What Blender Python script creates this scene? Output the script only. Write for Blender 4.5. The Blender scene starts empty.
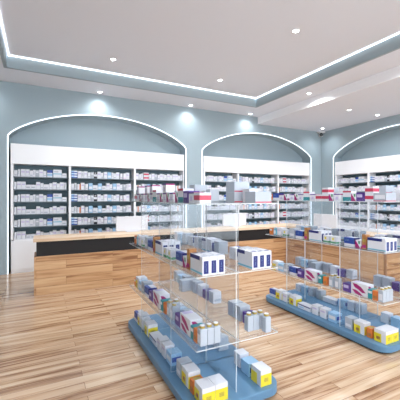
import bpy, bmesh, math, random
from mathutils import Vector, Matrix
random.seed(7)
S = bpy.context.scene
COL = S.collection
PI = math.pi

# ------------------------------------------------------------------ materials
def srgb(r, g, b):
    f = lambda c: (c/255/12.92) if c/255 <= .04045 else ((c/255+.055)/1.055)**2.4
    return (f(r), f(g), f(b), 1)

def mat(name, rgb, rough=.5, metal=0, spec=.5, bump=0, bscale=60, vary=0.0):
    m = bpy.data.materials.new(name); m.use_nodes = True
    nt = m.node_tree; b = nt.nodes['Principled BSDF']
    b.inputs['Base Color'].default_value = srgb(*rgb)
    b.inputs['Roughness'].default_value = rough
    b.inputs['Metallic'].default_value = metal
    b.inputs['Specular IOR Level'].default_value = spec
    if bump or vary:
        tc = nt.nodes.new('ShaderNodeTexCoord')
        n = nt.nodes.new('ShaderNodeTexNoise'); n.inputs['Scale'].default_value = bscale
        nt.links.new(tc.outputs['Object'], n.inputs['Vector'])
        if bump:
            bp = nt.nodes.new('ShaderNodeBump'); bp.inputs['Strength'].default_value = bump
            bp.inputs['Distance'].default_value = .002
            nt.links.new(n.outputs['Fac'], bp.inputs['Height'])
            nt.links.new(bp.outputs['Normal'], b.inputs['Normal'])
        if vary:
            hs = nt.nodes.new('ShaderNodeHueSaturation')
            hs.inputs['Color'].default_value = srgb(*rgb)
            mr = nt.nodes.new('ShaderNodeMapRange')
            mr.inputs['To Min'].default_value = 1-vary; mr.inputs['To Max'].default_value = 1+vary
            nt.links.new(n.outputs['Fac'], mr.inputs['Value'])
            nt.links.new(mr.outputs['Result'], hs.inputs['Value'])
            nt.links.new(hs.outputs['Color'], b.inputs['Base Color'])
    return m

def emit(name, rgb, strength):
    m = bpy.data.materials.new(name); m.use_nodes = True
    nt = m.node_tree; b = nt.nodes['Principled BSDF']
    b.inputs['Base Color'].default_value = srgb(*rgb)
    b.inputs['Emission Color'].default_value = srgb(*rgb)
    b.inputs['Emission Strength'].default_value = strength
    return m

def wood(name, light, mid, dark, rough, row, length, spec=.5):
    m = bpy.data.materials.new(name); m.use_nodes = True
    nt = m.node_tree; N = nt.nodes; L = nt.links; b = N['Principled BSDF']
    b.inputs['Roughness'].default_value = rough
    b.inputs['Specular IOR Level'].default_value = spec
    uv = N.new('ShaderNodeUVMap'); uv.uv_map = 'UVMap'
    br = N.new('ShaderNodeTexBrick'); br.offset = .37; br.offset_frequency = 2
    br.inputs['Scale'].default_value = 1
    br.inputs['Brick Width'].default_value = length
    br.inputs['Row Height'].default_value = row
    br.inputs['Mortar Size'].default_value = .0016
    br.inputs['Color1'].default_value = (0, 0, 0, 1); br.inputs['Color2'].default_value = (1, 1, 1, 1)
    br.inputs['Mortar'].default_value = (.5, .5, .5, 1)
    L.new(uv.outputs['UV'], br.inputs['Vector'])
    mp = N.new('ShaderNodeMapping'); mp.inputs['Scale'].default_value = (.9, 17, 1)
    L.new(uv.outputs['UV'], mp.inputs['Vector'])
    sc = N.new('ShaderNodeVectorMath'); sc.operation = 'SCALE'; sc.inputs['Scale'].default_value = 17
    L.new(br.outputs['Color'], sc.inputs[0])
    ad = N.new('ShaderNodeVectorMath'); ad.operation = 'ADD'
    L.new(mp.outputs['Vector'], ad.inputs[0]); L.new(sc.outputs['Vector'], ad.inputs[1])
    n1 = N.new('ShaderNodeTexNoise'); n1.inputs['Scale'].default_value = 1.0
    n1.inputs['Detail'].default_value = 5; n1.inputs['Roughness'].default_value = .6; n1.inputs['Distortion'].default_value = .6
    L.new(ad.outputs['Vector'], n1.inputs['Vector'])
    # value = .55*noise + .45*plank
    bw = N.new('ShaderNodeRGBToBW'); L.new(br.outputs['Color'], bw.inputs['Color'])
    m1 = N.new('ShaderNodeMath'); m1.operation = 'MULTIPLY_ADD'; m1.inputs[1].default_value = .14; m1.inputs[2].default_value = -.07
    L.new(bw.outputs['Val'], m1.inputs[0])
    m2 = N.new('ShaderNodeMath'); m2.operation = 'ADD'; L.new(n1.outputs['Fac'], m2.inputs[0]); L.new(m1.outputs[0], m2.inputs[1])
    cr = N.new('ShaderNodeValToRGB'); e = cr.color_ramp.elements
    e[0].position = .31; e[0].color = srgb(*dark)
    e[1].position = .67; e[1].color = srgb(*light)
    k = cr.color_ramp.elements.new(.46); k.color = srgb(*mid)
    L.new(m2.outputs[0], cr.inputs['Fac'])
    mx = N.new('ShaderNodeMix'); mx.data_type = 'RGBA'
    L.new(br.outputs['Fac'], mx.inputs['Factor']); L.new(cr.outputs['Color'], mx.inputs['A'])
    mx.inputs['B'].default_value = srgb(*[int(c*.9) for c in dark])
    L.new(mx.outputs['Result'], b.inputs['Base Color'])
    bp = N.new('ShaderNodeBump'); bp.inputs['Strength'].default_value = .12; bp.inputs['Distance'].default_value = .002
    L.new(m2.outputs[0], bp.inputs['Height']); L.new(bp.outputs['Normal'], b.inputs['Normal'])
    return m

def acrylic(name, tint, haze, ior=1.35, gl=1.0):
    m = bpy.data.materials.new(name); m.use_nodes = True
    nt = m.node_tree; N = nt.nodes; L = nt.links
    N.remove(N['Principled BSDF']); out = N['Material Output']
    t = N.new('ShaderNodeBsdfTransparent'); t.inputs['Color'].default_value = tint
    g = N.new('ShaderNodeBsdfGlossy'); g.inputs['Roughness'].default_value = .03
    d = N.new('ShaderNodeBsdfDiffuse'); d.inputs['Color'].default_value = (.86, .9, .94, 1)
    fr = N.new('ShaderNodeLayerWeight'); fr.inputs['Blend'].default_value = .5     # Schlick on |cos|, same on both faces of a sheet
    pw = N.new('ShaderNodeMath'); pw.operation = 'POWER'; pw.inputs[1].default_value = 5
    L.new(fr.outputs['Facing'], pw.inputs[0])
    mm = N.new('ShaderNodeMath'); mm.operation = 'MULTIPLY_ADD'; mm.inputs[1].default_value = .75*gl; mm.inputs[2].default_value = .03*gl
    L.new(pw.outputs[0], mm.inputs[0])
    a = N.new('ShaderNodeMixShader'); a.inputs['Fac'].default_value = haze
    L.new(t.outputs[0], a.inputs[1]); L.new(d.outputs[0], a.inputs[2])
    x = N.new('ShaderNodeMixShader'); L.new(mm.outputs[0], x.inputs['Fac'])
    L.new(a.outputs[0], x.inputs[1]); L.new(g.outputs[0], x.inputs[2])
    L.new(x.outputs[0], out.inputs['Surface'])
    return m

M = {}
M['wall'] = mat('wall_paint_blue_grey', (153, 169, 177), .6, bump=.1, bscale=180)
M['ceiling'] = mat('ceiling_paint_white', (221, 224, 233), .75, bump=.08, bscale=200)
M['tray'] = mat('tray_paint_blue_grey', (150, 163, 169), .65)
M['floor'] = wood('oak_plank_floor', (210, 184, 156), (188, 153, 121), (126, 86, 58), .16, .1, 1.3, .6)
M['counter'] = wood('oak_counter_planks', (208, 170, 130), (190, 146, 104), (134, 88, 54), .42, .13, 1.15, .35)
M['worktop'] = wood('pale_oak_worktop', (232, 208, 182), (222, 194, 164), (200, 166, 134), .4, .4, 2.2, .4)
M['edge'] = mat('dark_oak_edging', (150, 108, 76), .5, vary=.1, bscale=12)
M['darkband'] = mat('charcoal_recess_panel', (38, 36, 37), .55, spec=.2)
M['white'] = mat('white_lacquer', (240, 240, 243), .35)
M['slate'] = mat('slate_back_panel', (92, 116, 126), .6, vary=.08, bscale=3)
M['shelf'] = mat('slate_shelf_board', (96, 112, 120), .45)
M['led'] = emit('led_strip_white', (240, 248, 255), 1.0)
M['cove'] = emit('cove_led_white', (244, 250, 255), 1.8)
M['lens'] = emit('downlight_lens', (250, 252, 255), 14.0)
M['ring'] = mat('downlight_ring_white', (235, 235, 238), .4)
M['base'] = mat('blue_gondola_base', (90, 130, 162), .4, vary=.03, bscale=4)
M['plinth'] = mat('black_plinth', (26, 28, 32), .6)
M['acrylic'] = acrylic('clear_acrylic', (.955, .967, .978, 1), .014, 1.3, .8)
M['shelfglass'] = acrylic('clear_acrylic_shelf', (.96, .972, .98, 1), .03, 1.3, .6)
M['acedge'] = acrylic('acrylic_edge', (.86, .92, .95, 1), .6)
M['finedge'] = acrylic('acrylic_polished_edge', (.9, .94, .97, 1), .85)
M['glass'] = acrylic('window_glass', (.97, .98, .98, 1), .0)
M['screen'] = mat('white_screen_plastic', (214, 214, 220), .45)
M['dome'] = mat('smoked_dome', (70, 76, 80), .15)
M['frame'] = mat('window_frame_grey', (120, 126, 130), .5)
PAL = dict(pwhite=(215, 216, 223), pgrey=(172, 179, 190), navy=(28, 38, 112), blue=(48, 78, 160), sky=(150, 190, 222),
           teal=(40, 140, 150), cyan=(110, 180, 205), green=(80, 150, 110), yellow=(226, 206, 50), orange=(214, 120, 56),
           brown=(170, 116, 66), magenta=(160, 22, 108), purple=(88, 56, 140), red=(190, 62, 88), gold=(196, 160, 60),
           black=(34, 36, 44), pink=(222, 168, 190), lilac=(190, 180, 214), print=(170, 176, 190))
for k, v in PAL.items():
    M[k] = mat('printed_card_'+k, v, .42)
M['gold'] = mat('gold_cap', (176, 156, 80), .35, .4)
M['clearbottle'] = mat('frosted_bottle', (176, 184, 196), .25)

# ------------------------------------------------------------------ mesh builder
class MB:
    def __init__(s): s.v = []; s.f = []; s.mi = []; s.mats = []
    def mid(s, m):
        if m not in s.mats: s.mats.append(m)
        return s.mats.index(m)
    def face(s, pts, m):
        i = len(s.v); s.v += [tuple(p) for p in pts]; s.f.append(tuple(range(i, i+len(pts)))); s.mi.append(s.mid(m))
    def box(s, x0, x1, y0, y1, z0, z1, m, bev=0, edge=None):
        bm = bmesh.new()
        r = bmesh.ops.create_cube(bm, size=1)
        for v in bm.verts:
            v.co = Vector(((x0+x1)/2+v.co.x*(x1-x0), (y0+y1)/2+v.co.y*(y1-y0), (z0+z1)/2+v.co.z*(z1-z0)))
        if bev: bmesh.ops.bevel(bm, geom=list(bm.edges), offset=bev, segments=2, profile=.6, affect='EDGES')
        s.add(bm, m, edge)
    def add(s, bm, m, edge=None):
        bm.normal_update(); bm.verts.index_update(); b = len(s.v)
        s.v += [tuple(v.co) for v in bm.verts]
        big = max((f.calc_area() for f in bm.faces), default=0)
        for f in bm.faces:
            s.f.append(tuple(b+v.index for v in f.verts))
            s.mi.append(s.mid(edge if edge and f.calc_area() < big*.3 else m))
        bm.free()
    def cyl(s, x, y, z0, z1, r, m, seg=20, r2=None):
        bm = bmesh.new()
        bmesh.ops.create_cone(bm, cap_ends=True, segments=seg, radius1=r, radius2=r if r2 is None else r2, depth=z1-z0)
        for v in bm.verts: v.co += Vector((x, y, (z0+z1)/2))
        s.add(bm, m)
    def prism(s, pts, z0, z1, m, bev=0):
        bm = bmesh.new()
        vs = [bm.verts.new((p[0], p[1], z0)) for p in pts]
        f = bm.faces.new(vs); bm.normal_update()
        if f.normal.z > 0: f.normal_flip()
        r = bmesh.ops.extrude_face_region(bm, geom=[f])
        for e in r['geom']:
            if isinstance(e, bmesh.types.BMVert): e.co.z = z1
        if bev:
            bm.edges.ensure_lookup_table()
            eds = [e for e in bm.edges if all(abs(v.co.z-z1) < 1e-6 for v in e.verts)]
            bmesh.ops.bevel(bm, geom=eds, offset=bev, segments=2, profile=.6, affect='EDGES')
        bmesh.ops.recalc_face_normals(bm, faces=list(bm.faces))
        s.add(bm, m)
    def mesh(s, name, uv=False, smooth=False):
        me = bpy.data.meshes.new(name); me.from_pydata(s.v, [], s.f)
        for m in s.mats: me.materials.append(m)
        me.polygons.foreach_set('material_index', s.mi)
        if uv:
            u = me.uv_layers.new(name='UVMap')
            for p in me.polygons:
                n = p.normal
                for li in p.loop_indices:
                    c = me.vertices[me.loops[li].vertex_index].co
                    if abs(n.z) >= max(abs(n.x), abs(n.y)): q = (c.x+20, c.y+20)
                    elif abs(n.y) >= abs(n.x): q = (c.x+20.43, c.z+20.03)
                    else: q = (c.y+20.11, c.z+20.03)
                    u.data[li].uv = q
        if smooth: me.shade_smooth()
        me.update()
        return me
    def build(s, name, parent=None, uv=False, smooth=False):
        return link(name, s.mesh(name, uv, smooth), parent)

def link(name, data, parent=None):
    o = bpy.data.objects.new(name, data); COL.objects.link(o)
    if parent: o.parent = parent
    return o
def tag(o, label, cat, group=None, kind=None):
    if label: o['label'] = label
    if cat: o['category'] = cat
    if group: o['group'] = group
    if kind: o['kind'] = kind
    return o
def thing(name, loc, label, cat, group=None, rz=0):
    o = bpy.data.objects.new(name, None); COL.objects.link(o)
    o.empty_display_size = .1; o.location = loc; o.rotation_euler = (0, 0, rz)
    return tag(o, label, cat, group)
def struct(name, mb, uv=False):
    o = mb.build(name, uv=uv); o['kind'] = 'structure'; return o
def copy_tree(o, parent=None):
    c = o.copy(); COL.objects.link(c)
    if parent: c.parent = parent
    for ch in list(o.children): copy_tree(ch, c)
    return c
ORD = ['zeroth', 'first', 'second', 'third', 'fourth', 'fifth', 'sixth', 'seventh', 'eighth', 'ninth', 'tenth', 'eleventh',
       'twelfth', 'thirteenth', 'fourteenth', 'fifteenth', 'sixteenth', 'seventeenth', 'eighteenth', 'nineteenth', 'twentieth'] + \
      ['twenty-'+w for w in ('first', 'second', 'third', 'fourth', 'fifth', 'sixth', 'seventh', 'eighth', 'ninth')] + ['thirtieth']

# ------------------------------------------------------------------ the room
YB, XR = 7.15, 7.92          # inner faces of back and right wall
XL, YF = -3.4, -3.6
ZS, ZT, ZL = 3.74, 3.95, 3.545   # ceiling border, raised tray, lowered right strip
ND = .34                     # niche depth
FOOT, RISE, NW = 2.68, .60, 3.775
N1, N2, N3 = -.548, 3.70, 6.66   # niche starts (back wall x, back wall x, right wall y going down)

def arch(t):                 # t from -1 to 1 across the niche -> z
    a = abs(t)*NW/2
    R = ((NW/2)**2+RISE**2)/(2*RISE)
    seg = FOOT+RISE-(R-math.sqrt(max(R*R-a*a, 0)))
    ell = FOOT+RISE*math.sqrt(max(1-t*t, 0))
    return .6*seg+.4*ell
TS = [-math.cos(PI*i/40) for i in range(41)]

def niche_wall(mb, P, s0, s1, starts, zt):
    """P(s, depth, z) -> point. wall from s0 to s1 with niches starting at starts"""
    w = M['wall']; s = s0
    for n in starts:
        mb.face([P(s, 0, 0), P(n, 0, 0), P(n, 0, zt), P(s, 0, zt)], w)
        xs = [n+NW*(t+1)/2 for t in TS]; zs = [arch(t) for t in TS]
        for i in range(40):
            mb.face([P(xs[i], 0, zs[i]), P(xs[i+1], 0, zs[i+1]), P(xs[i+1], 0, zt), P(xs[i], 0, zt)], w)
            mb.face([P(xs[i], 0, zs[i]), P(xs[i], ND, zs[i]), P(xs[i+1], ND, zs[i+1]), P(xs[i+1], 0, zs[i+1])], w)
            mb.face([P(xs[i], ND, 0), P(xs[i+1], ND, 0), P(xs[i+1], ND, zs[i+1]), P(xs[i], ND, zs[i])], w)
        mb.face([P(n, 0, 0), P(n, ND, 0), P(n, ND, FOOT), P(n, 0, FOOT)], w)
        mb.face([P(n+NW, 0, 0), P(n+NW, 0, FOOT), P(n+NW, ND, FOOT), P(n+NW, ND, 0)], w)
        s = n+NW
    mb.face([P(s, 0, 0), P(s1, 0, 0), P(s1, 0, zt), P(s, 0, zt)], w)
    mb.face([P(s0, ND+.1, 0), P(s1, ND+.1, 0), P(s1, ND+.1, zt+.4), P(s0, ND+.1, zt+.4)], w)

PB = lambda s, d, z: (s, YB+d, z)
PR = lambda s, d, z: (XR+d, N3-s, z)          # s measured from the niche start towards the camera
mb = MB(); niche_wall(mb, PB, XL, XR, [N1, N2], ZS+.02); struct('wall_back', mb)
mb = MB(); niche_wall(mb, PR, N3-YB, N3-YF, [0], ZS+.02); struct('wall_right', mb)
mb = MB(); mb.box(XL-.15, XL, YF-.15, YB+.5, 0, ZT+.2, M['wall']); struct('wall_left', mb)
# front wall (behind the viewpoint) with three added windows that let in fill light
mb = MB(); fill_wins = [(-3.2, .4), (.5, 4.0), (4.1, 7.7)]
x = XL
for a, b in fill_wins:
    mb.box(x, a, YF-.15, YF, 0, ZS, M['wall']); mb.box(a, b, YF-.15, YF, 0, .12, M['wall']); mb.box(a, b, YF-.15, YF, 3.4, ZS, M['wall']); x = b
mb.box(x, XR, YF-.15, YF, 0, ZS, M['wall']); struct('wall_front', mb)
for i, (a, b) in enumerate(fill_wins):
    mb = MB()
    for u0, u1, z0, z1 in ((a, a+.06, .12, 3.4), (b-.06, b, .12, 3.4), (a+.06, b-.06, .12, .18), (a+.06, b-.06, 3.34, 3.4), ((a+b)/2-.03, (a+b)/2+.03, .18, 3.34)):
        mb.box(u0, u1, YF-.11, YF-.04, z0, z1, M['frame'])
    mb.box(a+.06, b-.06, YF-.08, YF-.07, .18, 3.34, M['glass'])
    struct('window_%d' % (i+1), mb)
mb = MB(); mb.box(XL-.2, XR+.5, YF-.2, YB+.5, -.1, 0, M['floor']); struct('floor', mb, uv=True)
# ceiling: border at ZS with a raised tray, a lowered strip along the right wall
TX0, TX1, TY0, TY1 = -.52, 4.8, -2.4, 6.36
BX = 5.46
mb = MB(); c = M['ceiling']
mb.box(XL, TX0, YF, YB+.02, ZS, ZS+.06, c); mb.box(TX1, BX, YF, YB+.02, ZS, ZS+.06, c)
mb.box(TX0, TX1, TY1, YB+.02, ZS, ZS+.06, c); mb.box(TX0, TX1, YF, TY0, ZS, ZS+.06, c)
mb.box(BX, XR+.02, YF, YB+.02, ZL, ZS+.06, c)
mb.box(TX0-.3, TX1+.3, TY0-.3, TY1+.3, ZT, ZT+.08, c)
t = M['tray']; zt0 = ZS+.06
for x0, x1, y0, y1 in ((TX0-.04, TX0+.008, TY0, TY1), (TX1-.008, TX1+.04, TY0, TY1), (TX0-.04, TX1+.04, TY1-.008, TY1+.04), (TX0-.04, TX1+.04, TY0-.04, TY0+.008)):
    mb.box(x0, x1, y0, y1, ZS-.002, ZT, t)
struct('ceiling', mb)
mb = MB(); mb.box(BX-.012, BX-.001, YF, YB-.002, ZL-.002, ZS-.002, M['white']); struct('painted_lit_beam_face', mb)  # sheet over the beam face: its lit brightness is painted in as whiter lacquer
# closing roof above, so no sky leaks in
mb = MB(); mb.box(XL-.15, XR+.5, YF-.15, YB+.5, ZT+.2, ZT+.3, c); struct('sky_block_roof', mb)
for nm, bx in (('baseboard_left', (XL, XL+.015, YF, YB, 0, .09)),):
    mb = MB(); mb.box(*bx, M['wall']); struct(nm, mb)

# cove light in the tray
mb = MB(); q = .03; e = .018
mb.box(TX0+q, TX1-q, TY1-q-e, TY1-q, ZT-.02, ZT-.002, M['cove'])
mb.box(TX0+q, TX1-q, TY0+q, TY0+q+e, ZT-.02, ZT-.002, M['cove'])
mb.box(TX1-q-e, TX1-q, TY0+q, TY1-q, ZT-.02, ZT-.002, M['cove'])
mb.box(TX0+q, TX0+q+e, TY0+q, TY1-q, ZT-.02, ZT-.002, M['cove'])
tag(mb.build('cove_light_strip'), 'thin glowing white light line edging the raised ceiling tray', 'light strip')

# arch light strips
def strip(P, n, label):
    mb = MB(); w = .021; d0, d1 = -.01, -.001
    path = [(n, .002)]+[(n, FOOT*k/6) for k in range(1, 6)]+[(n+NW*(t+1)/2, arch(t)) for t in TS]+[(n+NW, FOOT*k/6) for k in range(5, 0, -1)]+[(n+NW, .002)]
    cx, cz = n+NW/2, 1.6
    off = []
    for i, p in enumerate(path):
        a = Vector(path[max(i-1, 0)]); b = Vector(path[min(i+1, len(path)-1)])
        t = (b-a).normalized(); nn = Vector((-t.y, t.x))
        off.append((p[0]+nn.x*w, p[1]+nn.y*w if 0 < i < len(path)-1 else p[1]))
    for i in range(len(path)-1):
        a, b, ao, bo = path[i], path[i+1], off[i], off[i+1]
        q = lambda p, d: P(p[0], d, p[1])
        mb.face([q(a, d0), q(b, d0), q(bo, d0), q(ao, d0)], M['led'])
        mb.face([q(a, d0), q(a, d1), q(b, d1), q(b, d0)], M['led'])
        mb.face([q(ao, d0), q(bo, d0), q(bo, d1), q(ao, d1)], M['led'])
        mb.face([q(a, d1), q(ao, d1), q(bo, d1), q(b, d1)], M['led'])
    tag(mb.build('arch_light_strip'), label, 'light strip', 'light strips around the wall arches')
strip(PB, N1, 'glowing white strip outlining the left arch of the back wall')
strip(PB, N2, 'glowing white strip outlining the right arch of the back wall')
strip(PR, 0, 'glowing white strip outlining the arch in the right wall')

# downlights
ringm = MB()
prof = [(.058, 0), (.058, -.008), (.05, -.012), (.04, -.006), (.04, 0)]
for i in range(28):
    a, b = 2*PI*i/28, 2*PI*(i+1)/28
    for (r0, z0), (r1, z1) in zip(prof, prof[1:]):
        ringm.face([(r0*math.cos(a), r0*math.sin(a), z0), (r0*math.cos(b), r0*math.sin(b), z0), (r1*math.cos(b), r1*math.sin(b), z1), (r1*math.cos(a), r1*math.sin(a), z1)], M['ring'])
ring_me = ringm.mesh('trim_ring', smooth=True)
lensm = MB(); lensm.cyl(0, 0, -.005, -.001, .041, M['lens'], 28); lens_me = lensm.mesh('lens')
def spot(energy, angle, blend, size=.04):
    l = bpy.data.lights.new('downlight_beam', 'SPOT'); l.energy = energy; l.spot_size = math.radians(angle)
    l.spot_blend = blend; l.shadow_soft_size = size; l.color = (.93, .97, 1); return l
L_wall = spot(26, 150, 1.0, .06); L_room = spot(85, 160, .7, .06)
def downlight(x, y, z, label, l=None):
    t = thing('downlight', (x, y, z), label, 'ceiling light', 'round recessed ceiling downlights')
    link('trim_ring', ring_me, t); link('lens', lens_me, t)
    b = link('beam', l or L_room, t); b.location = (0, 0, -.03)
for i, (x, w) in enumerate(((-1.0, 'over the wall left of the left arch'), (1.14, 'above the middle of the left arch'),
                            (3.28, 'over the pillar between the two back arches'), (5.05, 'beside the ceiling step above the right back arch'))):
    downlight(x, 6.95, ZS, 'small round downlight in the ceiling border '+w, L_wall)
downlight(1.16, 5.69, ZT, 'round downlight in the raised tray, far row, left one')
downlight(3.36, 5.69, ZT, 'round downlight in the raised tray, far row, right one')
downlight(1.16, 3.5, ZT, 'round downlight in the raised tray, second row, left one')
downlight(3.36, 3.5, ZT, 'round downlight in the raised tray, second row, right one')
downlight(1.16, 1.3, ZT, 'round downlight in the raised tray, third row, left one')
downlight(3.36, 1.3, ZT, 'round downlight in the raised tray, third row, right one')
downlight(1.16, -.9, ZT, 'round downlight in the raised tray, rear row, left one')
downlight(3.36, -.9, ZT, 'round downlight in the raised tray, rear row, right one')
downlight(5.17, 4.99, ZS, 'round downlight on the ceiling border between tray and bright step')
downlight(5.17, 2.9, ZS, 'round downlight on the right ceiling border nearer the viewer')
downlight(6.46, 5.0, ZL, 'round downlight in the lowered ceiling, midway between step and right wall')
downlight(6.46, 2.9, ZL, 'round downlight in the lowered ceiling, nearer the viewer')
downlight(7.5, 6.71, ZL, 'small round downlight in the far corner of the lowered ceiling', L_wall)
downlight(7.5, 5.0, ZL, 'small round downlight beside the right wall, above its arch', L_wall)
downlight(7.5, 3.3, ZL, 'small round downlight beside the right wall, near arch end', L_wall)

# corner camera
t = thing('dome_camera', (7.80, 7.03, 3.50), 'small grey dome camera high in the corner where the walls meet', 'security camera')
mb = MB(); mb.box(-.05, .118, -.05, .118, 0, .044, M['ring'], .004); mb.box(.03, .118, .03, .118, -.1, 0, M['ring'], .004); mb.build('bracket', t)
mb = MB(); bm = bmesh.new(); bmesh.ops.create_uvsphere(bm, u_segments=20, v_segments=12, radius=.055)
for v in bm.verts: v.co.z -= .06
mb.add(bm, M['dome']); mb.build('dome', t, smooth=True)

# ------------------------------------------------------------------ wall shelving in the niches
HZ0, HZ1 = 2.155, 2.55
SH = [1.905, 1.655, 1.405, 1.155, .905, .655]      # shelf top surfaces, top to bottom
UPS = [0.06, 1.11, 2.50, NW-.035]
def shelving(n, loc, rz, label):
    """local: x along niche from its start, y into the wall (0 = wall face)"""
    t = thing('wall_shelving', loc, label, 'shelving', 'white shelving units in the arched niches', rz)
    mb = MB(); mb.box(.036, NW-.036, .0, .30, HZ0, HZ1, M['white'], .004); mb.build('header_panel', t)
    mb = MB(); mb.box(.06, NW-.036, .30, .325, .655, HZ0, M['slate']); mb.build('back_panel', t)
    for i, u in enumerate(UPS):
        mb = MB(); w = .022
        mb.box(u-w, u+w*(1 if i < 3 else 0.0), .006, .30, .655, HZ0, M['white'], .002); mb.build('upright', t)
    for k, z in enumerate(SH):
        for j in range(3):
            mb = MB(); mb.box(UPS[j]+.023, UPS[j+1]-.023, .02, .30, z-.018, z, M['shelf'] if k < 5 else M['white']); mb.build('shelf', t)
    for j in range(3):
        mb = MB(); a, b = UPS[j]-(.022 if j == 0 else 0), UPS[j+1]
        mb.box(a+.002, b-.002, .02, .30, .07, .636, M['white'], .003)
        cab = mb.build('base_cabinet', t)
        for dx0, dx1 in ((a+.006, (a+b)/2-.002), ((a+b)/2+.002, b-.006)):
            mb = MB(); mb.box(dx0, dx1, 0, .02, .075, .634, M['white'], .002); mb.build('door', cab)
    mb = MB(); mb.box(.04, NW-.036, .03, .28, 0, .07, M['white']); mb.build('plinth', t)
    return t
shelving(0, (N1, YB, 0), 0, 'white shelving of medicine cartons in the left arch of the back wall')
shelving(1, (N2, YB, 0), 0, 'white shelving of medicine cartons in the right arch of the back wall')
shelving(2, (XR, N3, 0), -PI/2, 'white shelving of medicine cartons in the right wall arch')

# cartons: local front = -y, origin bottom centre of the front edge
def carton_mesh(name, w, d, h, base, decor=()):
    mb = MB(); mb.box(-w/2, w/2, 0, d, 0, h, M[base], min(.002, w*.04))
    e = .0007
    for f, u0, v0, u1, v1, c in decor:
        if isinstance(u0, (list, tuple)): pts = u0
        else: pts = [(u0, v0), (u1, v0), (u1, v1), (u0, v1)]
        P = {'f': lambda u, v: (-w/2+u*w, -e, v*h), 'r': lambda u, v: (w/2+e, u*d, v*h), 'l': lambda u, v: (-w/2-e, d-u*d, v*h),
             't': lambda u, v: (-w/2+u*w, v*d, h+e), 'b': lambda u, v: (w/2-u*w, d+e, v*h)}[f]
        mb.face([P(*p) for p in pts], M[c])
    return mb.mesh(name)
def poly(f, pts, c): return (f, pts, 0, 0, 0, c)
# look, width, height, depth, mesh
SC = {
 'w1': ('white medicine carton', .058, .105, 'pwhite', [('f', .15, .2, .85, .32, 'print')]),
 'w2': ('white medicine carton', .075, .125, 'pwhite', [('f', .1, .55, .9, .72, 'lilac')]),
 'w3': ('narrow white carton', .042, .118, 'pwhite', [('f', .2, .3, .5, .8, 'print')]),
 'w4': ('wide white carton', .105, .085, 'pwhite', [('f', .08, .2, .7, .4, 'print')]),
 'w5': ('low white carton', .09, .075, 'pwhite', [('f', .1, .3, .8, .55, 'pgrey')]),
 'g1': ('pale grey carton', .06, .115, 'pgrey', [('f', .1, .6, .9, .8, 'pwhite')]),
 'p1': ('pink striped white carton', .065, .11, 'pwhite', [('f', 0, .12, 1, .25, 'pink')]),
 'b1': ('blue topped white carton', .10, .15, 'pwhite', [('f', 0, .62, 1, 1, 'blue'), ('f', 0, .2, 1, .5, 'sky')]),
 't1': ('large teal striped carton', .165, .165, 'pwhite', [('f', 0, .4, 1, .52, 'cyan'), ('f', .1, .65, .6, .8, 'print')]),
 's1': ('flat blue striped carton', .125, .052, 'pwhite', [('f', 0, .0, 1, .42, 'blue'), ('f', 0, .42, .5, .9, 'sky')]),
 'k1': ('black and white carton', .07, .15, 'pwhite', [('f', 0, .62, 1, 1, 'black'), ('f', 0, .0, 1, .3, 'black'), ('f', .25, .7, .75, .92, 'pwhite')]),
 'l1': ('pale blue carton', .085, .12, 'sky', [('f', .1, .15, .9, .5, 'pwhite')]),
 'o1': ('orange ended white carton', .07, .10, 'pwhite', [('f', .65, 0, 1, 1, 'orange')]),
 'r1': ('red banded white carton', .13, .07, 'pwhite', [('f', 0, .3, 1, .75, 'red')]),
}
HS = lambda k, h: h if k in ('s1', 't1', 'b1', 'k1') else h*1.22
SM = {k: (v[0], v[1], HS(k, v[2]), carton_mesh('medicine_carton', v[1]-.002, .13, HS(k, v[2]), v[3], v[4])) for k, v in SC.items()}
# row patterns per bay, odd and even rows; (type, stack)
ROWS = {
 0: ['w1 w3 w2 w2 w1 w3 g1 w2 w1 b1 t1 w5 w1 w3 w1', 'w3 w2 w2 w5 w5 w2 w1 w4 w1 w2 w1 w2 w3 w2 w1'],
 1: ['s1:3 w2 w3 w2 w1 g1 k1 w2 w1 w2 l1 w3 w1 w2 w1 p1 w2', 'w1 w3 o1 w2 w1 l1 w4 l1 w5 w2 w1 l1 w2 w1 g1 w3 w2 w1'],
 2: ['w2 w1 w3 r1:2 w1 w2 g1 w1 w2 w3 w1 w2 w1 w2', 'o1 w1 w2 w3 l1 w1 w2 p1 w2 w1 w4 w1 w2 w3'],
}
rest = MB(); count = 0
SHELFW = ['top shelf', 'second shelf down', 'third shelf down', 'fourth shelf down', 'fifth shelf down', 'bottom shelf']
BAYW = ['left bay', 'middle bay', 'right bay']
def fill(niche, loc, rz, nname, individual, bays=(0, 1, 2), xmax=99):
    R = Matrix.Translation(loc) @ Matrix.Rotation(rz, 4, 'Z')
    for k, z in enumerate(SH):
        for j in bays:
            toks = ROWS[j][k % 2].split()
            x0, x1 = UPS[j]+.03, UPS[j+1]-.03
            tot = sum(SM[t.split(':')[0]][1] for t in toks)
            i = 0; n = 0; x = x0
            slack = (x1-x0)
            rnd = random.Random(100*(k % 2)+10*j+(niche*0))
            while True:
                t = toks[i % len(toks)]; i += 1
                key, st = (t.split(':')+['1'])[:2]
                look, w, h, me = SM[key]
                if x+w > x1 or x > xmax: break
                yy = .045+rnd.uniform(0, .02)
                for s in range(int(st)):
                    n += 1
                    loc4 = R @ Matrix.Translation((x+w/2, yy, z+.0005+s*(h+.0008)))
                    if individual:
                        o = link('medicine_carton', me); o.matrix_world = loc4
                        tag(o, '%s, %s from left on %s, %s of left arch' % (look, ORD[n], SHELFW[k], BAYW[j]), 'carton', 'medicine cartons on the left arch shelving')
                    else:
                        b = len(rest.v)
                        rest.v += [tuple(loc4 @ v.co) for v in me.vertices]
                        for p in me.polygons:
                            rest.f.append(tuple(b+q for q in p.vertices)); rest.mi.append(rest.mid(me.materials[p.material_index]))
                x += w+rnd.choice((.002, .002, .003, .006, .012))
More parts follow.
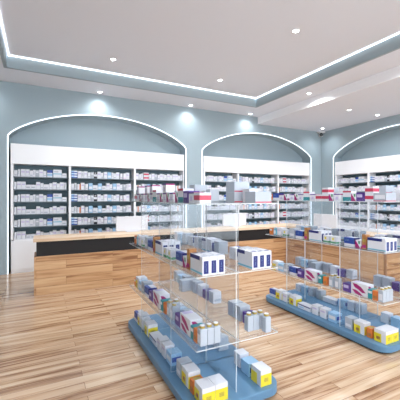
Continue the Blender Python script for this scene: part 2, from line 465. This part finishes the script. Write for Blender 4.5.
fill(0, (N1, YB, 0), 0, 'left arch', True)
fill(1, (N2, YB, 0), 0, 'right arch', False)
fill(2, (XR, N3, 0), -PI/2, 'right wall arch', False, (0, 1), 2.6)
tag(rest.build('medicine_carton'), 'rows of white medicine cartons on the shelves of right back arch and right wall arch', 'cartons', 'medicine cartons on the right hand shelving', 'stuff')

# ------------------------------------------------------------------ L-shaped service counter
CX0, CX1, CY0, CY1 = -.081, 4.9, 5.40, 5.90       # back run: front face CY0; leg: face CX1, from LEGY
LX1, LEGY = 5.42, 3.13
t = thing('service_counter', (2.4, 5.7, 0), 'long L-shaped wooden counter with charcoal band and pale worktop', 'counter')
def part(name, boxes, m, uv=True, bev=0):
    mb = MB()
    for b in boxes: mb.box(b[0]-2.4, b[1]-2.4, b[2]-5.7, b[3]-5.7, b[4], b[5], m, bev)
    return mb.build(name, t, uv=uv)
part('front_panel', [(CX0, LX1, CY0, CY0+.04, 0, .59)], M['counter'])
part('front_panel', [(CX1, CX1+.04, LEGY, CY0, 0, .59)], M['counter'])
part('end_panel', [(CX1+.04, LX1, LEGY, LEGY+.04, 0, .59)], M['counter'])
part('end_panel', [(CX0, CX0+.04, CY0+.04, CY1, 0, .59)], M['counter'])
part('back_panel', [(CX0+.04, LX1, CY1-.02, CY1, 0, .59), (LX1-.02, LX1, LEGY+.04, CY1-.02, 0, .59)], M['counter'])
part('edge_trim', [(CX1-.004, CX1+.03, LEGY-.004, LEGY+.03, 0, .592)], M['edge'], False)
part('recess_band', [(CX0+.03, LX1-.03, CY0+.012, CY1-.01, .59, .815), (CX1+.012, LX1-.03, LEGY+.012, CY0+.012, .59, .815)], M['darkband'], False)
part('worktop', [(CX0-.012, LX1+.01, CY0-.02, CY1+.01, .815, .86), (CX1-.02, LX1+.01, LEGY-.02, CY0-.02, .815, .86)], M['worktop'])

def screen(x, y, rz, label):
    t = thing('counter_screen', (x, y, .86), label, 'screen', 'blank white screens on the counter', rz)
    mb = MB(); mb.box(-.298, .298, -.018, .018, .012, .282, M['screen'], .006); mb.build('panel', t)
    mb = MB(); mb.box(-.17, .17, .018, .04, .06, .2, M['screen'], .008); mb.build('rear_housing', t)
    mb = MB(); mb.box(-.12, .12, -.10, .03, 0, .012, M['screen'], .003); mb.build('foot', t)
    return t
s1 = screen(1.53, 5.80, 0, 'blank white screen on the counter in front of the left arch')
def more(x, y, rz, label):
    c = copy_tree(s1); c.location = (x, y, .86); c.rotation_euler = (0, 0, rz); c['label'] = label
more(3.79, 5.80, 0, 'blank white screen on the counter in front of the right back arch')
more(5.32, 4.69, -PI/2, 'blank white screen on the counter leg near the room corner')

# ------------------------------------------------------------------ acrylic display gondolas
GW, GY0, GY1 = .76, 1.84, 3.66
LEV = [.082, .475, .965, 1.455]
def rrect(x0, x1, y0, y1, r, seg=8):
    pts = []
    for cx, cy, a in ((x1-r, y1-r, 0), (x0+r, y1-r, PI/2), (x0+r, y0+r, PI), (x1-r, y0+r, 1.5*PI)):
        for i in range(seg+1): pts.append((cx+r*math.cos(a+PI/2*i/seg), cy+r*math.sin(a+PI/2*i/seg)))
    return pts
def gondola(xc, label):
    t = thing('display_gondola', (xc, GY0, 0), label, 'display stand', 'clear acrylic display stands')
    L = GY1-GY0; h = GW/2
    mb = MB(); mb.prism(rrect(-h+.03, h-.03, .03, L-.03, .10), 0, .022, M['plinth']); mb.build('plinth', t)
    mb = MB(); mb.prism(rrect(-h, h, 0, L, .13), .022, LEV[0], M['base'], .008); mb.build('base', t)
    mb = MB(); mb.box(-.003, .003, .08, L-.08, LEV[0], LEV[3]-.008, M['acrylic'], 0, M['acedge']); mb.build('spine_panel', t)
    for y in (3.21, 2.38):
        for s in (-1, 1):
            mb = MB(); a, b = sorted((s*.004, s*(h-.055)))
            mb.box(a, b, y-GY0-.005, y-GY0+.005, LEV[0], LEV[3]-.008, M['acrylic'], 0, M['finedge']); mb.build('divider_panel', t)
    for z in LEV[1:]:
        for s in (-1, 1):
            mb = MB(); a, b = sorted((s*.0035, s*(h-.035)))
            mb.box(a, b, .03, L-.03, z-.007, z, M['shelfglass'], 0, M['acedge'])
            sh = mb.build('shelf', t)
            mb = MB(); o0, o1 = sorted((s*(h-.035), s*(h-.038)))
            mb.box(o0, o1, .03, L-.03, z+.0002, z+.028, M['acrylic']); mb.build('lip', sh)
    return t
GX = (1.27, 3.25)
gondola(GX[0], 'clear acrylic display stand on a rounded blue base, left and nearer one')
gondola(GX[1], 'clear acrylic display stand on a long blue base, right one')

sw1 = [(.10, .92), (.36, .90), (.62, .74), (.90, .34), (.68, .30), (.46, .48), (.22, .62)]
sw2 = [(.06, .40), (.3, .42), (.52, .28), (.74, .05), (.5, .03), (.26, .12)]
GC = {  # name, look, w, d, h, base, decor
 'orange': ('small_carton', 'small orange carton', .06, .08, .09, 'orange', [('f', .1, .6, .9, .85, 'pwhite'), ('t', .2, .2, .8, .8, 'brown')]),
 'brown': ('tall_carton', 'tall brown carton', .045, .06, .15, 'brown', [('f', 0, .1, 1, .3, 'magenta'), ('f', .1, .5, .9, .7, 'gold')]),
 'white': ('retail_carton', 'white carton', .09, .09, .11, 'pwhite', [('f', .1, .6, .8, .75, 'lilac'), ('r', .1, .2, .9, .4, 'print'), ('l', .1, .2, .9, .4, 'print')]),
 'green': ('retail_carton', 'green striped white carton', .075, .08, .09, 'pwhite', [('f', 0, .1, 1, .32, 'green'), ('f', .3, .5, .6, .8, 'yellow'), ('r', 0, .1, 1, .32, 'green'), ('l', 0, .1, 1, .32, 'green')]),
 'blue': ('retail_carton', 'blue and white carton', .12, .09, .10, 'pwhite', [('f', 0, .35, 1, 1, 'blue'), ('f', .1, .6, .5, .8, 'sky'), ('t', 0, 0, 1, .35, 'blue'), ('r', 0, .35, 1, 1, 'navy'), ('l', 0, .35, 1, 1, 'navy')]),
 'navy': ('striped_carton', 'navy striped white carton', .19, .058, .128, 'pwhite', [('r', .18, .1, .82, .78, 'navy'), ('l', .18, .1, .82, .78, 'navy'), ('r', .44, .2, .56, .7, 'sky'), ('l', .44, .2, .56, .7, 'sky'), ('f', 0, .06, 1, .16, 'cyan'), ('f', 0, .78, .8, 1, 'navy'), ('b', 0, .06, 1, .16, 'cyan'), ('b', 0, .78, .5, 1, 'navy'), ('t', .04, .15, .2, .85, 'navy'), ('t', .72, .2, .9, .8, 'print')]),
 'grey': ('retail_carton', 'pale grey carton', .085, .10, .12, 'pgrey', [('f', .1, .2, .9, .45, 'pwhite'), ('r', .2, .1, .3, .9, 'print'), ('l', .2, .1, .3, .9, 'print')]),
 'red': ('retail_carton', 'red and white carton', .09, .09, .075, 'pwhite', [('f', 0, .3, 1, .75, 'red'), ('t', 0, 0, 1, .3, 'red'), ('r', 0, .3, 1, .75, 'red'), ('l', 0, .3, 1, .75, 'red')]),
 'redbig': ('large_carton', 'red lined grey carton', .13, .15, .085, 'pgrey', [('f', 0, .02, 1, .12, 'red'), ('r', 0, .02, 1, .12, 'red'), ('l', 0, .02, 1, .12, 'red'), ('f', .1, .3, .9, .75, 'pwhite')]),
 'purple': ('retail_carton', 'purple carton', .10, .09, .09, 'purple', [('f', .1, .45, .7, .8, 'lilac'), ('t', .1, .2, .9, .8, 'navy'), ('r', .2, .2, .8, .5, 'lilac'), ('l', .2, .2, .8, .5, 'lilac')]),
 'lilac': ('retail_carton', 'purple edged white carton', .085, .08, .08, 'pwhite', [('f', 0, .86, 1, 1, 'purple'), ('f', .3, .2, .7, .6, 'lilac'), ('t', 0, 0, 1, .2, 'purple'), ('r', 0, .86, 1, 1, 'magenta'), ('l', 0, .86, 1, 1, 'magenta')]),
 'swoosh': ('swoosh_carton', 'magenta swoosh white carton', .19, .10, .125, 'pwhite', [poly('f', sw1, 'magenta'), poly('f', sw2, 'magenta'), poly('b', sw1, 'magenta'), poly('b', sw2, 'magenta'), ('t', .05, .1, .3, .9, 'lilac'), poly('r', sw1, 'magenta'), poly('l', sw1, 'magenta')]),
 'teal': ('narrow_carton', 'narrow teal carton', .05, .09, .095, 'teal', [('f', .1, .6, .9, .85, 'pwhite'), ('r', .1, .6, .9, .85, 'green'), ('l', .1, .6, .9, .85, 'green')]),
 'tealred': ('retail_carton', 'teal and white carton', .10, .09, .11, 'pwhite', [('f', 0, 0, 1, .4, 'teal'), ('f', 0, .85, 1, 1, 'red'), ('r', 0, 0, 1, .4, 'green'), ('l', 0, 0, 1, .4, 'green')]),
 'amber': ('narrow_carton', 'narrow orange carton', .055, .09, .095, 'orange', [('f', .15, .2, .85, .5, 'brown'), ('t', .2, .2, .8, .8, 'gold')]),
 'yellow': ('retail_carton', 'yellow and white carton', .12, .10, .12, 'pwhite', [('f', .0, .0, .62, .7, 'yellow'), ('f', .2, .2, .5, .45, 'magenta'), ('r', 0, 0, 1, .72, 'yellow'), ('l', 0, 0, 1, .72, 'yellow'), ('r', .3, .25, .7, .5, 'gold'), ('l', .3, .25, .7, .5, 'gold'), ('b', 0, 0, .62, .7, 'yellow')]),
 'flat': ('flat_carton', 'flat dark lined white carton', .21, .10, .06, 'pwhite', [('f', 0, .7, 1, .9, 'navy'), ('f', .1, .2, .5, .5, 'sky'), ('r', .3, .1, .7, .9, 'navy'), ('l', .3, .1, .7, .9, 'navy')]),
 'skyblue': ('retail_carton', 'pale blue carton', .11, .10, .10, 'sky', [('f', .1, .3, .9, .7, 'pwhite'), ('r', .1, .3, .9, .7, 'blue'), ('l', .1, .3, .9, .7, 'blue')]),
 'pink': ('retail_carton', 'magenta cornered white carton', .06, .08, .085, 'pwhite', [poly('f', [(0, 0), (1, 0), (0, 1)], 'magenta'), ('f', .55, .55, .9, .9, 'green'), ('r', 0, 0, 1, .3, 'magenta'), ('l', 0, 0, 1, .3, 'magenta')]),
}
GM = {k: (v[0], v[1], v[2], v[3], v[4], carton_mesh(v[0], v[2], v[3], v[4], v[5], v[6]), None) for k, v in GC.items()}
# bottles: body plus cap
def bottle_meshes(w, d, h, bodym, capm, neck):
    mb = MB(); mb.box(-w/2, w/2, 0, d, 0, h, M[bodym], .006)
    e = .0008
    for x0, x1, z0, z1, c in ((-w*.38, w*.38, .02, h*.7, 'pwhite'),):
        mb.face([(x0, -e, z0), (x1, -e, z0), (x1, -e, z1), (x0, -e, z1)], M[c])
    mb.cyl(0, d/2, h, h+neck, w*.3, M[bodym], 16)
    b = mb.mesh('bottle')
    mb = MB(); mb.cyl(0, d/2, h+neck*.4, h+neck*.4+.014, w*.36, M[capm], 20); mb.cyl(0, d/2, h+neck*.4+.014, h+neck*.4+.018, w*.32, M['pwhite'], 20)
    return b, mb.mesh('cap')
bb, bc = bottle_meshes(.052, .052, .115, 'clearbottle', 'gold', .012)
GM['gold'] = ('gold_capped_bottle', 'frosted gold capped bottle', .056, .052, .145, bb, bc)
bb2, bc2 = bottle_meshes(.05, .05, .09, 'cyan', 'pwhite', .012)
GM['cyan'] = ('squat_bottle', 'white capped blue bottle', .054, .05, .12, bb2, bc2)

# sequences per level: far section, middle section, near section ; type[:deep[:stack]]
SEQ = {
 0: ['blue yellow white', 'yellow flat white white skyblue', 'grey yellow amber yellow:2'],
 1: ['orange yellow:1 skyblue grey', 'blue purple swoosh teal amber gold:2 gold', 'purple swoosh teal amber gold:3 gold'],
 2: ['orange cyan white green', 'grey blue brown navy:3 green green', 'blue pink brown navy:3'],
 3: ['orange blue lilac pink', 'lilac pink lilac tealred lilac red red:1:2 pink lilac', 'tealred pink purple red:1:2 redbig'],
}
SEQ_LEFTTOP = ['red lilac:1:2 pink lilac', 'lilac:1:2 pink lilac:1:2 tealred lilac pink lilac:1:2 pink lilac', 'pink tealred purple lilac red red']
SEQR = {
 0: ['white skyblue grey', 'grey flat skyblue white grey', 'white skyblue yellow'],
 1: ['grey skyblue grey', 'grey:2 grey white purple white', 'grey grey purple gold:3 gold'],
 2: ['white skyblue grey', 'blue white grey navy:2 grey', 'blue grey navy:3'],
 3: ['grey white lilac', 'redbig redbig:1:2 white grey', 'redbig:1:2 white redbig'],
}
SECT = [(3.60, 3.225), (3.195, 2.395), (2.365, 1.885)]
LEVW = ['base', 'lowest shelf', 'middle shelf', 'top shelf']
for gi, xc in enumerate(GX):
    dn = ('left', 'right')[gi]
    for lv, z in enumerate(LEV):
        for side in (-1, 1):
            sn = 'left' if side < 0 else 'right'
            seq = SEQ[lv] if side < 0 else SEQR[lv]
            if lv == 3 and gi == 0 and side < 0: seq = SEQ_LEFTTOP
            n = 0
            for si, (ya, yb) in enumerate(SECT):
                toks = seq[si].split()
                tot = 0
                for tk in toks: tot += GM[tk.split(':')[0]][2]
                free = (ya-yb)-tot
                gap = max(min(free/max(len(toks), 1), .03), .001)
                # near section is pushed up to the near end, the others start at the far end
                y = ya if si < 2 else min(ya, yb+tot+gap*(len(toks)-1))
                rnd = random.Random(gi*97+lv*13+side*5+si)
                for tk in toks:
                    p = tk.split(':'); key = p[0]; deep = int(p[1]) if len(p) > 1 else 1; st = int(p[2]) if len(p) > 2 else 1
                    nm, look, w, d, h, me, cap = GM[key]
                    if y-w < yb-.004: break
                    for dk in range(deep):
                        inset = .085
                        for s in range(st):
                            n += 1
                            xx = xc+side*(GW/2-inset-dk*(d+.002))
                            o = link(nm, me)
                            o.location = (xx, y-w/2, z+.0006+s*(h+.0008)); o.rotation_euler = (0, 0, side*PI/2)
                            if cap: link('cap', cap, o)
                            lab = '%s, %s from far end, %s, %s side of %s stand' % (look, ORD[n], LEVW[lv], sn, dn)
                            assert len(lab.split()) <= 16, lab
                            tag(o, lab, 'bottle' if cap else 'carton', 'products on the clear display stands')
                    y -= w+gap

# ------------------------------------------------------------------ light, world, camera
w = bpy.data.worlds.new('World'); S.world = w; w.use_nodes = True
bg = w.node_tree.nodes['Background']; bg.inputs['Color'].default_value = (.88, .94, 1, 1); bg.inputs['Strength'].default_value = 4.6

cam = bpy.data.cameras.new('Camera'); cam.sensor_width = 36; cam.lens = 315/400*36; cam.shift_y = -3/400
co = bpy.data.objects.new('Camera', cam); COL.objects.link(co)
co.location = (0, 0, 1.5); co.rotation_euler = (PI/2, 0, -math.atan2(.453, .892))
S.camera = co
S.view_settings.view_transform = 'Standard'; S.view_settings.look = 'None'; S.view_settings.gamma = 1
S.view_settings.use_curve_mapping = False
S.view_settings.exposure = 0.38
S.cycles.transparent_max_bounces = 32
S.cycles.max_bounces = 10; S.cycles.diffuse_bounces = 6
